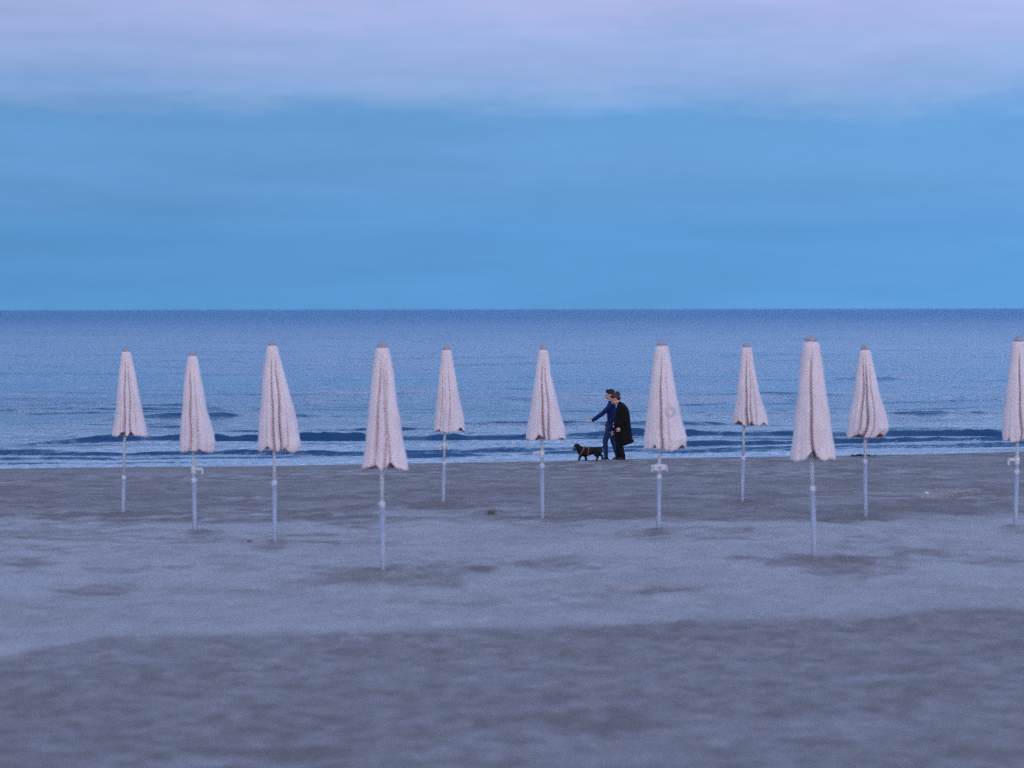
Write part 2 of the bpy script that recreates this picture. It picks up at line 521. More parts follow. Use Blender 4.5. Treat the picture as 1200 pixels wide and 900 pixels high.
def mat_cloth(emblem=None):
    m, t, b = new_mat('parasol_cloth')
    stain = tnoise(t, 3.2, 4); weave = tnoise(t, 160, 2, rough=0.8)
    streak = tnoise(t, 9, 3, sc=(1, 1, 0.12))
    c = tmix(t, tramp(t, stain, 0.35, 0.7), (0.79, 0.695, 0.70), (0.71, 0.61, 0.62))
    c = tmix(t, tmath(t, 'MULTIPLY', tramp(t, streak, 0.5, 0.75), 0.25), c, (0.56, 0.47, 0.48))
    c = tmix(t, 1.0, c, tmix(t, tramp(t, weave, 0.25, 0.75), (0.93, 0.93, 0.93), (1.05, 1.05, 1.05)), 'MULTIPLY')
    if emblem:
        ex, ez, er = emblem
        tcn = t.nodes.new('ShaderNodeTexCoord'); sp = t.nodes.new('ShaderNodeSeparateXYZ'); t.links.new(tcn.outputs['Object'], sp.inputs[0])
        dx = tmath(t, 'SUBTRACT', sp.outputs[0], ex); dz = tmath(t, 'SUBTRACT', sp.outputs[2], ez)
        r = tmath(t, 'SQRT', tmath(t, 'ADD', tmath(t, 'MULTIPLY', dx, dx), tmath(t, 'MULTIPLY', dz, dz)))
        ring = tmath(t, 'SUBTRACT', 1.0, tramp(t, tmath(t, 'ABSOLUTE', tmath(t, 'SUBTRACT', r, er)), 0.012, 0.03))
        front = tmath(t, 'LESS_THAN', sp.outputs[1], 0.0)
        brk = tramp(t, tnoise(t, 14, 2), 0.35, 0.5)
        k = tmath(t, 'MULTIPLY', tmath(t, 'MULTIPLY', ring, front), tmath(t, 'MULTIPLY', brk, 0.55))
        c = tmix(t, k, c, (0.34, 0.33, 0.40))
    t.links.new(c, b.inputs['Base Color'])
    b.inputs['Roughness'].default_value = 0.9; b.inputs['Specular IOR Level'].default_value = 0.15
    bn = t.nodes.new('ShaderNodeBump'); bn.inputs['Strength'].default_value = 0.2; bn.inputs['Distance'].default_value = 0.01
    h = tmath(t, 'ADD', tnoise(t, 14, 3), tmath(t, 'MULTIPLY', tnoise(t, 8, 3, sc=(1, 1, 0.15)), 1.5))
    t.links.new(h, bn.inputs['Height']); t.links.new(bn.outputs[0], b.inputs['Normal'])
    return m


M_SAND = mat_sand(); M_SEA = mat_sea(); M_CLOTH = mat_cloth()
M_SHADED_INSIDE = simple('parasol_shaded_inside', (0.50, 0.29, 0.23), 0.9, 0.2, 12)  # shade inside the hem, painted as a darker warm brown cloth
M_POLE_W = simple('white_painted_pole', (0.56, 0.60, 0.68), 0.4, 0.06, 8, spec=0.5)
M_POLE_G = simple('grey_galvanised_pole', (0.32, 0.37, 0.48), 0.5, 0.14, 14, spec=0.5, metal=0.15)
M_PLASTIC = simple('white_plastic', (0.60, 0.63, 0.68), 0.4, 0.05, 10, spec=0.5)
M_CAP = simple('dull_plastic_cap', (0.36, 0.31, 0.34), 0.6, 0.1, 30)
M_SKIN = simple('skin', (0.58, 0.34, 0.30), 0.6, 0.08, 30)
M_BLUE = simple('navy_blue_jacket', (0.008, 0.020, 0.105), 0.8, 0.3, 14, 0.4, 30, spec=0.2)
M_JEANS = simple('blue_denim', (0.016, 0.042, 0.115), 0.85, 0.3, 18, 0.3, 60, spec=0.2)
M_BLACK = simple('black_wool', (0.007, 0.0085, 0.009), 0.95, 0.35, 12, 0.5, 30, spec=0.15)
M_BLACKP = simple('black_trousers', (0.008, 0.009, 0.014), 0.9, 0.3, 12, spec=0.15)
M_BOOT = simple('dark_boot_leather', (0.014, 0.014, 0.018), 0.6, 0.3, 20)
M_HAIRD = simple('black_hair', (0.008, 0.008, 0.011), 0.6, 0.4, 60, 0.5, 90)
M_HAIRB = simple('brown_hair', (0.050, 0.026, 0.018), 0.55, 0.6, 45, 0.6, 70)
M_FUR = simple('black_dog_fur', (0.006, 0.006, 0.007), 0.7, 0.4, 60, 0.6, 120, spec=0.25)
M_FURG = simple('grey_muzzle_fur', (0.12, 0.11, 0.13), 0.8, 0.4, 60)
M_TAN = simple('reddish_tan_strap', (0.28, 0.12, 0.10), 0.7, 0.2, 40)
M_EYE = simple('dark_eye', (0.01, 0.01, 0.01), 0.2, 0.0, 10, spec=0.5)
M_LIP = simple('lips', (0.34, 0.13, 0.12), 0.6, 0.05, 10)
M_WEED = simple('dark_seaweed', (0.022, 0.020, 0.022), 0.7, 0.4, 30, 0.5, 40)
M_GRASS = simple('dry_beach_weed', (0.24, 0.21, 0.18), 0.8, 0.35, 20)
M_SHELL = simple('pale_shell', (0.72, 0.70, 0.68), 0.5, 0.12, 30)
M_SHELLP = simple('pinkish_shell_fragments', (0.42, 0.34, 0.33), 0.7, 0.25, 8)


# ------------------------------------------------------------ ground and sea
def grid_object(name, X, Y, Z, mat, attrs):
    R, C = X.shape
    v = np.stack([X, Y, Z], -1).reshape(-1, 3).astype(np.float32)
    i = (np.arange(R - 1)[:, None] * C + np.arange(C - 1)[None, :])
    f = np.stack([i, i + 1, i + C + 1, i + C], -1).reshape(-1, 4).astype(np.int32)
    me = bpy.data.meshes.new(name)
    me.vertices.add(len(v)); me.vertices.foreach_set('co', v.ravel())
    me.loops.add(f.size); me.loops.foreach_set('vertex_index', f.ravel())
    me.polygons.add(len(f)); me.polygons.foreach_set('loop_start', np.arange(0, f.size, 4, dtype=np.int32))
    me.polygons.foreach_set('loop_total', np.full(len(f), 4, dtype=np.int32))
    me.polygons.foreach_set('use_smooth', np.ones(len(f), dtype=bool))
    me.update(calc_edges=True); me.validate()
    for k, a in attrs.items():
        at = me.attributes.new(k, 'FLOAT', 'POINT'); at.data.foreach_set('value', a.ravel().astype(np.float32))
    me.materials.append(mat)
    o = bpy.data.objects.new(name, me); COL.objects.link(o)
    return o


def cols(n_in, n_out, reach):
    a = np.linspace(-1, 1, n_in)
    k = np.linspace(0, 1, n_out + 1)[1:]
    o = 1 + (reach - 1) * k ** 2.2
    return np.concatenate([-o[::-1], a, o])


# ground: rows by distance inland q (far rows first so faces look up)
q = [-14.0]
while q[-1] < 140:
    d = q[-1]
    D = 62.6 - d
    if d < -3: st = 1.0
    elif d < 2.5: st = 0.10
    elif D > 14: st = max(0.045, 0.11 * (D / 45.0) ** 1.5)
    else: st = min(4.0, 0.06 * 1.06 ** (14 - D))
    q.append(d + st)
Q = np.array(q)[::-1]
U = cols(420, 50, 26)
W = 0.215 * np.clip(62.6 - Q, 14, 80) + 1.0
GX = U[None, :] * W[:, None]
GY = shore(GX) - Q[:, None]
GQ = np.repeat(Q[:, None], len(U), 1)
wig = 0.22 * fbm(GX / 3.1, GY * 0 + 3.3, 3, 77)
GZ = ground_base(GQ + wig) + relief(GX, GY, GQ)
# tone of the sand: pale wind-blown dry belt, darker firm sand towards sea and towards the camera
edge_px = [(0, 770), (120, 748), (330, 744), (600, 736), (850, 724), (1200, 716)]
e = [px_ground(*p) for p in edge_px]
eD = np.interp(GX, [-60] + [p[0] for p in e] + [60], [e[0][1]] + [p[1] for p in e] + [e[-1][1]])
n_a = fbm(GX / 2.6, GY / 1.6, 4, 61); n_b = fbm(GX / 6, GY / 2.0, 3, 62); n_c = fbm(GX / 1.1, GY / 0.8, 3, 63)
near = 1 - sstep(-0.30, 0.40, GY - eD + 0.6 * n_a)
far = sstep(38.5, 43.5, GY + 2.0 * n_a + 2.5 * n_b)
near_ = 1 - sstep(-0.5, 0.8, GY - eD)
n_d = fbm(GX / 0.34, GY / 0.42, 3, 65); n_e = sstep(-.2, .4, fbm(GX / 4, GY / 2.2, 2, 66))
damp_and_shade = 0.14 + 0.15 * n_b * (1 - 0.5 * near_) + 0.25 * n_c * (1 - 0.85 * near_) + (0.18 + 0.55 * n_e) * (1 - 0.7 * near_) * n_d + near_ * (0.14 * fbm(GX / 0.60, GY / 0.22, 4, 67) + 0.34 * fbm(GX / 0.15, GY / 0.17, 3, 68))  # mottles paint the shade of footprints and small relief into the sand tone
damp_and_shade = damp_and_shade + near * (0.62 + 0.05 * n_b + 0.05 * n_a) + far * (0.62 + 0.12 * n_a)
damp_and_shade = damp_and_shade + (1 - near_) * (0.25 + 0.75 * n_e) * 0.45 * sstep(.18, .5, fbm(GX / 0.55, GY / 0.8, 4, 71)) * sstep(0, 1.5, GY - eD - 3.5)  # dark flecks: footprint shade painted into the belt
# lens of paler sand low on the left of the near belt
damp_and_shade = damp_and_shade - 0.06 * near * sstep(0.1, 0.6, fbm(GX / 3.5, GY / 0.9, 3, 64))
pt = patches(GX, GY)
damp_and_shade = np.clip(damp_and_shade + pt * 0.75, 0, 1)
wet = (1 - sstep(0.02, 0.55, GQ + wig))
ground = grid_object('sand_beach', GX, GY, GZ, M_SAND, {'damp_and_shade': damp_and_shade, 'wet': wet})
tag(ground, kind='structure')

# sea ----------------------------------------------------------------
# small breakers: path px (crest line), height m, front width m, back width m
WAVES = [
 ([(-200, 514), (20, 514), (60, 511), (120, 509), (300, 508), (520, 508), (700, 507)], 0.175, 0.24, 1.3, 'A', 60, 640),
 ([(640, 506), (720, 504), (900, 503.5), (1000, 504), (1100, 503.5), (1400, 502)], 0.15, 0.22, 1.2, 'B', 690, 1175),
 ([(-200, 490), (160, 489), (440, 490)], 0.10, 0.5, 2.2, 'C', 150, 460),
 ([(1000, 486), (1250, 485), (1500, 484)], 0.09, 0.5, 2.0, 'D', 1030, 1190),
 ([(-200, 530), (0, 529), (100, 530), (250, 529), (420, 529), (560, 527), (700, 525)], 0.080, 0.16, 0.8, 'E', -300, 640),
 ([(-200, 536), (0, 536), (150, 534.5), (300, 533), (420, 533)], 0.06, 0.13, 0.5, 'F', -300, 330),
 ([(620, 524), (760, 518), (900, 515.5), (1050, 513.5), (1200, 512), (1400, 511)], 0.09, 0.15, 0.8, 'G', 600, 1500),
 ([(620, 531), (740, 526.5), (900, 523), (1060, 519.5), (1200, 517), (1400, 515)], 0.075, 0.14, 0.6, 'H', 640, 1500),
 ([(400, 534), (520, 533), (640, 531)], 0.07, 0.14, 0.5, 'I', 440, 640),
 ([(-200, 544.5), (0, 544), (110, 543.5), (260, 540.5)], 0.03, 0.10, 0.4, 'J', -300, 230),
 ([(-200, 525), (0, 524.5), (90, 526), (200, 527)], 0.05, 0.25, 0.6, 'K', -300, 90),
 ([(760, 529.5), (860, 527), (960, 524), (1200, 521)], 0.05, 0.10, 0.4, 'L', 770, 1500),
 ([(300, 438), (520, 437), (700, 438)], 0.13, 0.9, 4.0, 'M', 520, 620),
 ([(800, 449), (1000, 448), (1300, 447)], 0.10, 0.9, 4.0, 'N', 900, 1080),
 ([(0, 470), (300, 469), (600, 470)], 0.08, 0.7, 3.0, 'O', 60, 420),
 ([(500, 497), (700, 496), (900, 495)], 0.06, 0.5, 2.0, 'P', 560, 900),
]
rows = [-2.2]                 # distance seaward of the waterline
while rows[-1] < 60000:
    s = rows[-1]
    D = 62.6 + max(s, 0)
    rows.append(s + (0.09 if D < 84 else 0.09 * (D / 84.0) ** 2.05))
S = np.array(rows)
US = cols(300, 34, 14)
WS = 0.225 * (62.6 + np.maximum(S, 0)) + 1.0
SX = US[None, :] * WS[:, None]
SXs = np.clip(SX, -60, 60)
SY = shore(SXs) + (SX - SXs) * 0.22 * np.exp(-np.abs(SX) / 600) + S[:, None]
SS = np.repeat(S[:, None], len(US), 1)
SZ = np.zeros_like(SX); foam_and_sheen = np.zeros_like(SX)
dy = np.gradient(S)[:, None]
calm = sstep(0.5, 9, SS) * 0.8 + 0.2
for Lw, sd in ((0.5, 1), (0.9, 2), (1.7, 3), (3.2, 4), (6, 5), (12, 6), (25, 7), (60, 8), (150, 9)):
    g = sstep(2.2, 4.5, Lw / dy) * sstep(0, 1, (70 + 25 * SS) / (Lw * 60))
    amp = 0.019 * Lw if Lw < 7 else 0.014 * 7 * (Lw / 7) ** 0.35
    SZ += amp * vnoise(SX / (Lw * 2.6) + sd * 3.7, SY / Lw, 100 + sd) * g * (calm if Lw < 15 else 1)
_r = random.Random(12)
for i in range(34):
    y0 = _r.uniform(455, 527); xc = _r.uniform(-100, 1300); ln = _r.uniform(60, 220); k_ = (y0 - 362) / 120
    tl = _r.uniform(-2, 1) - 1.5
    WAVES.append(([(xc - ln, y0 - tl * .5), (xc, y0), (xc + ln, y0 + tl * .5)], _r.uniform(.025, .06) / max(.5, k_) , _r.uniform(.2, .4) / k_, _r.uniform(.6, 1.4) / k_, chr(200 + i), xc - ln, xc + ln))
nr = int(np.searchsorted(S, 125))
c0, c1 = np.searchsorted(US, [-3.0, 3.0])
sX = SX[:nr, c0:c1]; sY = SY[:nr, c0:c1]; sZ = SZ[:nr, c0:c1]; fo = foam_and_sheen[:nr, c0:c1]; face = np.zeros_like(sX)
for path, h, wf_, wb_, nm, x0, x1 in WAVES:
    pts = [at_z(a, b, h * 0.9) for a, b in path]
    xs = [p[0] for p in pts]; ds = [p[1] for p in pts]
    seed = ord(nm)
    dc = np.interp(sX, xs, ds) + 0.40 * fbm(sX / 2.4, sX * 0 + seed, 4, seed) + 0.12 * fbm(sX / 0.5, sY / 0.5, 2, seed + 3)
    a0 = at_z(x0, path[0][1], 0)[0]; a1 = at_z(x1, path[-1][1], 0)[0]
    am = sstep(a0 - 1.6, a0 + 1.2, sX) * (1 - sstep(a1 - 1.2, a1 + 1.6, sX))
    am = am * np.clip(0.80 + 0.85 * fbm(sX / 1.7, sX * 0 + seed + 5, 4, seed + 7) + 0.35 * fbm(sX / 0.45, sX * 0 + seed + 5, 2, seed + 9), (0.55 if nm in 'ABEGHFL' else 0.15), 1.35)
    s = sY - dc
    prof = sstep(-wf_, 0, s) * np.exp(-np.maximum(s, 0) / wb_)
    trough = -0.25 * np.exp(-((s + wf_ * 1.8) / (wf_ * 1.2)) ** 2)
    face = np.maximum(face, np.clip(am * 1.5, 0, 1) * sstep(-wf_ * 1.6, -wf_ * 1.1, s) * (1 - sstep(wf_ * .3, wf_ * 1.2, s)))
    sZ += h * am * (prof + trough)
    if nm == 'A':
        fx = 0.45 * am + 0.55 * sstep(-9.5, -7.0, sX) * (1 - sstep(-4.6, -2.2, sX))
        fo[:] = np.maximum(fo, 0.85 * fx * sstep(-2.6, -1.6, s) * (1 - sstep(-0.7, -0.30, s)))
    if nm in 'GB':
        fo[:] = np.maximum(fo, 0.55 * am * sstep(-1.2, -.8, s) * (1 - sstep(-.5, -.2, s)))
    if nm in 'EFHJL':
        fo[:] = np.maximum(fo, 0.55 * am * sstep(-0.8, -.4, s) * (1 - sstep(-.25, -.1, s)))
# thin edge of the swash
edge = (1 - sstep(0.10, 0.40, np.abs(SS - 0.05)))
foam_and_sheen = np.maximum(foam_and_sheen, 0.6 * edge)
fz = np.zeros_like(foam_and_sheen); fz[:nr, c0:c1] = face
foam_and_sheen = np.maximum(foam_and_sheen, (1 - fz) * (0.30 * (1 - sstep(1.0, 4.0, SS)) + 0.95 * (1 - sstep(6, 36, SS))) * np.clip(0.75 + 0.8 * fbm(SX / 2.5, SY / 0.8, 3, 88), 0, 1))  # pale sky reflection painted in with thin foam, left off the wave faces
SZ += 0.012
ripple = 0.50 + 0.50 * sstep(1.0, 16, SS)
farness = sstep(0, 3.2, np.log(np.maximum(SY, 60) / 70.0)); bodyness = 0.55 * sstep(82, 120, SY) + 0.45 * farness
sea = grid_object('sea', SX, SY, SZ, M_SEA, {'foam_and_sheen': foam_and_sheen, 'ripple': ripple, 'farness': bodyness, 'roughness': 0.085 + 0.10 * (1 - sstep(2, 32, SS)) + 0.36 * farness})
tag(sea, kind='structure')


# ------------------------------------------------------------ parasols
def parasol(u, idx):
    rnd = random.Random(40 + idx)
    k = u['D'] / F                                  # metres per pixel at its place
    gz = u['z']
    root = empty('beach_parasol', (u['X'], u['D'], gz))
    tag(root, u['label'], 'parasol', 'closed beach parasols standing on the sand')
    bx, by = u['base']; by_top = u['tip'][1]
    H = (by - by_top) * k
    def loc(px, py): return (px - bx) * k, (by - py) * k
    hem_y = u['sil'][-1][0]
    # pole: through base, and canopy bottom
    px_h, pz_h = loc(u['pole'], hem_y)
    jx, jz = loc(bx + (u['pole'] - bx) * (by - u['joint']) / (by - hem_y), u['joint'])
    tx, tz = loc(*u['tip'])
    lean = lambda z: px_h * z / pz_h if z < pz_h else px_h + (tx - px_h) * (z - pz_h) / (tz - pz_h)
    lo = MB(); lo.tube([(0, 0, -0.35), (0, 0, 0), (jx, 0, jz)], 0.031, 14)
    lo.build('lower_pole', M_POLE_G, root)
    up = MB(); up.tube([(lean(jz - .02), 0, jz - .02), (px_h, 0, pz_h), (tx, 0, tz - 0.06)], 0.023, 14)
    up.build('upper_pole', M_POLE_W, root)
    c = MB(); c.tube([(jx, 0, jz - .035), (jx, 0, jz - .03), (jx, 0, jz + .03), (jx, 0, jz + .035)], [.031, .034, .034, .026], 14)
    col = c.build('clamp_collar', M_POLE_W, root)
    kn = MB(); s = rnd.choice((-1, 1)); kn.tube([(jx + s * .03, -.005, jz), (jx + s * .042, -.01, jz), (jx + s * .044, -.01, jz), (jx + s * .052, -.012, jz)], [.006, .006, .012, .010], 10)
    kn.build('clamp_knob', M_POLE_W, col)
    # canopy --------------------------------------------------
    sil = [loc(l, y) + (loc(r, y)[0],) for y, l, r in u['sil']]        # (xl, z, xr)
    topz = sil[0][1]; botz = sil[-1][1]
    NT, NR = (50, 320)
    front = u['cr']
    # folds on the far side
    back = [(rnd.uniform(.15, .35), rnd.uniform(.15, .35), .4), (rnd.uniform(.45, .6), rnd.uniform(.45, .6), .45), (rnd.uniform(.7, .9), rnd.uniform(.7, .9), .35)]
    zs = [p[1] for p in sil][::-1]; xls = [p[0] for p in sil][::-1]; xrs = [p[2] for p in sil][::-1]
    rA = [rnd.uniform(0, 6.28) for _ in range(6)]
    def section(t, th, inner=False):
        z = topz + (botz - topz) * t
        xl = np.interp(z, zs, xls); xr = np.interp(z, zs, xrs)
        cx = (xl + xr) / 2; w = (xr - xl) / 2 * 1.03
        dpt = w * (0.95 - 0.15 * t)
        r = 1.0
        f_ = math.cos(th)
        for lst, isfront in ((front, True), (back, False)):
            for a, b, dep in lst:
                f0 = 2 * (a + (b - a) * t) - 1
                f0 += 0.07 * math.sin(5 * t + a * 20) + 0.03 * math.sin(13 * t + a * 31)
                tc_ = math.acos(max(-1, min(1, f0))); tc_ = -tc_ if isfront else tc_
                d = (th - tc_ + math.pi) % (2 * math.pi) - math.pi
                # overlapped fold: steep on one side, long soft slope on the other
                if abs(d) > 1.6: continue
                sgn = 1 if (a * 100) % 2 < 1 else -1
                d *= sgn
                wn_ = (0.050 if d < 0 else 0.085) * (0.6 + 0.8 * dep)
                g = 1.0 * math.exp(-(d / wn_) ** 2)
                if d >= 0: g += 0.20 * math.exp(-(d / 0.55) ** 1.3)
                else: g += 0.20 * math.exp(-(d / 0.10) ** 2)
                sidefade = min(1, 1.8 * (1 - abs(f0)) + 0.1)
                r -= min(0.55, dep * 0.9 * g) * sidefade * min(1, 0.45 + t * 1.6) * max(0.0, min(1, t * 6 - 0.25))
        # finer gathers
        r += (0.022 * math.sin(13 * th + rA[0] + 2.2 * t) + 0.018 * math.sin(21 * th + rA[1] - 3 * t)) * t
        r += 0.022 * t ** 5 * math.sin(9 * th + rA[2])
        side = abs(f_) ** 3
        r = r * (1 - side) + side * (0.985 + 0.012 * math.sin(17 * t + rA[4]))   # keep the outline
        if t < 0.05: r *= math.sqrt(max(0.0, 1 - ((0.05 - t) / 0.05) ** 2)) * 0.45 + 0.55
        y = dpt * r * math.sin(th)
        x = cx + w * r * math.cos(th)
        # hem
        lift = 0.007 * math.sin(4 * th + rA[5]) + 0.003 * math.sin(11 * th + rA[0]) + 0.010 * math.sin(3 * th + rA[3])
        for f0, wn, hp in u['notch']:
            if math.sin(th) < 0.15:
                lift += hp * k * 0.8 * math.exp(-((f_ - (2 * f0 - 1)) / (wn * 1.7)) ** 2)
        tt = max(0.0, (t - 0.80) / 0.20)
        z += lift * tt * tt
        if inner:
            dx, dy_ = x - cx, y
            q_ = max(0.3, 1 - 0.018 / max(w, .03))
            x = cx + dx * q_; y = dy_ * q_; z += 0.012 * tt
        return (x, y, z)
    def shell(inner, name, mat, t0=0.0):
        NT, NR = (14, 160) if inner else (50, 320)
        V = []; Fc = []
        for i in range(NT + 1):
            t = t0 + (1 - t0) * i / NT
            for j in range(NR): V.append(section(t, 2 * math.pi * j / NR, inner))
        for i in range(NT):
            for j in range(NR):
                a = i * NR + j; b = i * NR + (j + 1) % NR
                Fc.append((a, a + NR, b + NR, b))
        if not inner: Fc.append(tuple(range(NR)))
        o = mesh_obj(name, V, Fc, mat, root)
        return o
    mat = M_CLOTH
    if u.get('emblem'):
        ex, ez = loc(784.5, 482.5); mat = mat_cloth((ex, ez, 5.0 * k))
    cn = shell(False, 'canopy', mat)
    so = cn.modifiers.new('thick', 'SOLIDIFY'); so.thickness = 0.005; so.offset = -1
    li = shell(True, 'shaded_inside', M_SHADED_INSIDE, 0.55); li.parent = root
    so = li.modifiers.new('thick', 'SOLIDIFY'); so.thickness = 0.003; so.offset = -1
    # tips of the folded ribs inside the hem
    for j in range(8):
        th = 2 * math.pi * (j + 0.5) / 8
        a = Vector(section(0.30, th, True)); b = Vector(section(0.985, th, True))
        cxa = Vector((lean(a.z), 0, a.z)); cxb = Vector((lean(b.z), 0, b.z))
        r = MB(); r.tube([cxa.lerp(a, .45), cxb.lerp(b, .62)], 0.006, 6)
        r.build('rib', M_POLE_W, root)
    # top cap with its small point
    cap = MB()
    wtop = (sil[0][2] - sil[0][0]) / 2
    cxt = (sil[0][2] + sil[0][0]) / 2
    dome = [(-0.012, .74), (0.010, .78), (0.028, .68), (0.044, .42)]
    cap.tube([(cxt, 0, topz + a) for a, _ in dome], [wtop * b for _, b in dome], 18)
    cp = cap.build('top_cap', M_CAP, root)
    fi = MB(); fi.tube([(cxt, 0, topz + .040), (tx, 0, topz + .050), (tx, 0, topz + .068), (tx, 0, topz + .075)], [.022, .018, .016, .008], 10)
    fi.build('finial', M_CAP, cp)
    # plastic hook for bags and towels
    if u['hook']:
        sd, hy = u['hook']
        hz = (by - hy) * k; hx = lean(hz)
        cl = MB(); cl.tube([(hx, 0, hz - .06), (hx, 0, hz - .05), (hx, 0, hz + .05), (hx, 0, hz + .06)], [.028, .038, .038, .028], 14)
        hk = cl.build('hook_collar', M_PLASTIC, root)
        for sg in ((-1,) if sd == 'l' else (1,) if sd == 'r' else (-1, 1)):
            ln = 0.105 if sd != 'b' else (0.085 if u.get('emblem') else 0.05)
            a = MB()
            a.box((hx + sg * (0.03 + ln / 2), -.01, hz + .018), ln, .05, .035, bev=.006)
            a.box((hx + sg * (0.03 + ln - .008), -.01, hz - .022), .022, .05, .075, bev=.005)
            a.build('hook_arm', M_PLASTIC, hk, smooth=False)
        if sd == 'b' and u.get('emblem'):
            a = MB(); a.box((hx, -.043, hz + .008), .17, .02, .085, bev=.004); a.build('plate', M_PLASTIC, hk, smooth=False)
            a = MB(); a.tube([(hx + .004, -.0545, hz), (hx + .004, -.062, hz)], .018, 12); a.build('bolt', M_CAP, hk)
    return root


for i, u in enumerate(UMB): parasol(u, i)


# ------------------------------------------------------------ people
def hand_shapes(mb, wrist, d, n, thumb_side, curl=0.35, s=1.0):
    """palm, four unequal bent fingers and a thumb. d: forearm direction, n: palm normal"""
    w = Vector(wrist); d = Vector(d).normalized(); n = Vector(n); n = (n - d * n.dot(d)).normalized(); sd = d.cross(n).normalized() * thumb_side
    for j, off in enumerate((.030, .011, -.010, -.029)):
        k = w + d * (.085 * s) + sd * off * s
        mb.capsule(w + sd * off * .6 * s, k, .017 * s, .013 * s, 10, 3)
        ln = (.072, .080, .074, .058)[j] * s
        c1 = curl * (0.8 + .25 * j)
        d1 = (d * math.cos(c1) + n * math.sin(c1)).normalized(); d2 = (d * math.cos(c1 * 2.2) + n * math.sin(c1 * 2.2)).normalized()
        m_ = k + d1 * ln * .5
        mb.capsule(k, m_, .0105 * s, .0095 * s, 10, 3); mb.capsule(m_, m_ + d2 * ln * .5, .0095 * s, .0075 * s, 10, 3)
    t0 = w + d * .022 * s + sd * .026 * s; td = (d * .7 + sd * .6 + n * .35).normalized()
    t1 = t0 + td * .042 * s; t2 = t1 + (td + n * .25 - sd * .2).normalized() * .034 * s
    mb.capsule(t0, t1, .015 * s, .012 * s, 10, 3); mb.capsule(t1, t2, .011 * s, .008 * s, 10, 3)


def head_shapes(mb, c, pitch, k=1.1):
    """head facing -X, tipped forward by pitch; returns transform"""
    R = Matrix.Rotation(-pitch, 3, 'Y'); c = Vector(c)
    R = R @ Matrix.Scale(k, 3)
    P = lambda x, y, z: c + R @ Vector((x, y, z))
    mb.ball(P(.012, 0, .030), .093, .076, .092, R)
    mb.ball(P(-.030, 0, -.020), .058, .060, .085, R)
    mb.ball(P(-.045, 0, -.085), .034, .036, .026, R)          # chin
    mb.ball(P(.000, 0, -.060), .055, .056, .045, R)           # jaw
    mb.capsule(P(-.088, 0, .012), P(-.106, 0, -.026), .009, .015, 10, 4)   # nose
    mb.capsule(P(-.078, -.030, .030), P(-.078, .030, .030), .012, .012, 10, 4)  # brow
    mb.ball(P(-.084, 0, -.055), .012, .022, .011, R)
    for s in (-1, 1): mb.ball(P(.012, s * .077, -.005), .018, .010, .031, R)
    return P, R


# --- the walker in blue, further from the camera, arm stretched out ---
XA, DA = (717 - 600) * 63.3 / F, 63.3
rootA = empty('person', (XA, DA, max(0.0, ground_z(XA, DA))))
tag(rootA, 'walker in a dark blue jacket and jeans, stretching an arm out over the dog', 'person')
b = MB()
P, R = head_shapes(b, (-.045, .02, 1.615), .12)
b.capsule((-.005, .02, 1.43), (-.02, .02, 1.54), .056, .050)
b.capsule((.02, .02, 1.02), (.0, .02, 1.28), .11, .11, flat=1.1, up=(0, 1, 0))
b.capsule((-.01, -.12, 1.355), (-.01, .16, 1.355), .050, .050)
b.capsule((.03, -.06, .92), (.03, .10, .92), .12, .12)
ELB = Vector((-.22, -.20, 1.18)); SHL = Vector((-.02, -.19, 1.375)); WRL = Vector((-.47, -.20, 1.005))
b.capsule(SHL + Vector((0, .02, -.01)), ELB, .040, .036); b.capsule(ELB, WRL, .038, .026)
hand_shapes(b, WRL + (WRL - ELB).normalized() * .01, (-1, -.05, -.18), (0, .15, -1), 1, .12)
SHR = Vector((-.0, .22, 1.37)); ELR = Vector((.0, .25, 1.08)); WRR = Vector((-.115, .20, .82))
b.capsule(SHR, ELR, .050, .040); b.capsule(ELR, WRR, .038, .026)
hand_shapes(b, WRR, (-.15, 0, -1), (0, -1, 0), 1, .35)
legs = [((.0, -.06, .93), (-.165, -.07, .50), (-.145, -.07, .085)), ((.03, .10, .93), (.03, .10, .50), (.135, .10, .10))]
for h_, kn, an in legs:
    b.capsule(h_, kn, .078, .050); b.capsule(kn, an, .050, .034)
b.organic('body', M_SKIN, rootA)
j = MB()
j.loft([(-.005, .02, .745, .125, .195), (.0, .02, .80, .13, .20, .015), (.015, .02, .95, .128, .20, .02), (.01, .02, 1.12, .130, .205, .02),
        (-.005, .02, 1.28, .128, .225, .01), (-.012, .02, 1.38, .105, .21), (-.012, .02, 1.44, .075, .12), (-.018, .02, 1.475, .060, .066)])
j.capsule(SHL + Vector((.01, .012, 0)), ELB, .078, .058); j.capsule(ELB, WRL, .058, .047)
j.capsule(SHR, ELR, .072, .058); j.capsule(ELR, WRR + Vector((0, 0, .03)), .056, .045)
j.organic('jacket', M_BLUE, rootA, .008)
t = MB()
for h_, kn, an in legs:
    h_ = Vector(h_); t.capsule(h_, kn, .100, .070); t.capsule(kn, Vector(an) + Vector((0, 0, .02)), .068, .052)
t.capsule((.02, -.05, .90), (.02, .09, .90), .115, .115)
t.organic('jeans', M_JEANS, rootA, .008)
for s_, (h_, kn, an) in zip((0, 1), legs):
    an = Vector(an); o = MB(); lift = Vector((0, 0, 0.0))
    toe = an + Vector((-.085, -.05, -.05)) if s_ == 0 else an + Vector((-.085, -.05, -.07))
    o.capsule(an + Vector((.03, 0, -.048)), toe, .042, .034); o.capsule(an + Vector((0, 0, .06)), an + Vector((0, 0, -.03)), .050, .046)
    o.organic('boot', M_BOOT, rootA, .008)
h = MB()
h.ball(P(.024, 0, .050), .100, .085, .088, R); h.ball(P(.060, 0, .01), .060, .076, .085, R)
h.capsule(P(-.05, -.03, .105), P(-.05, .03, .105), .035, .035)
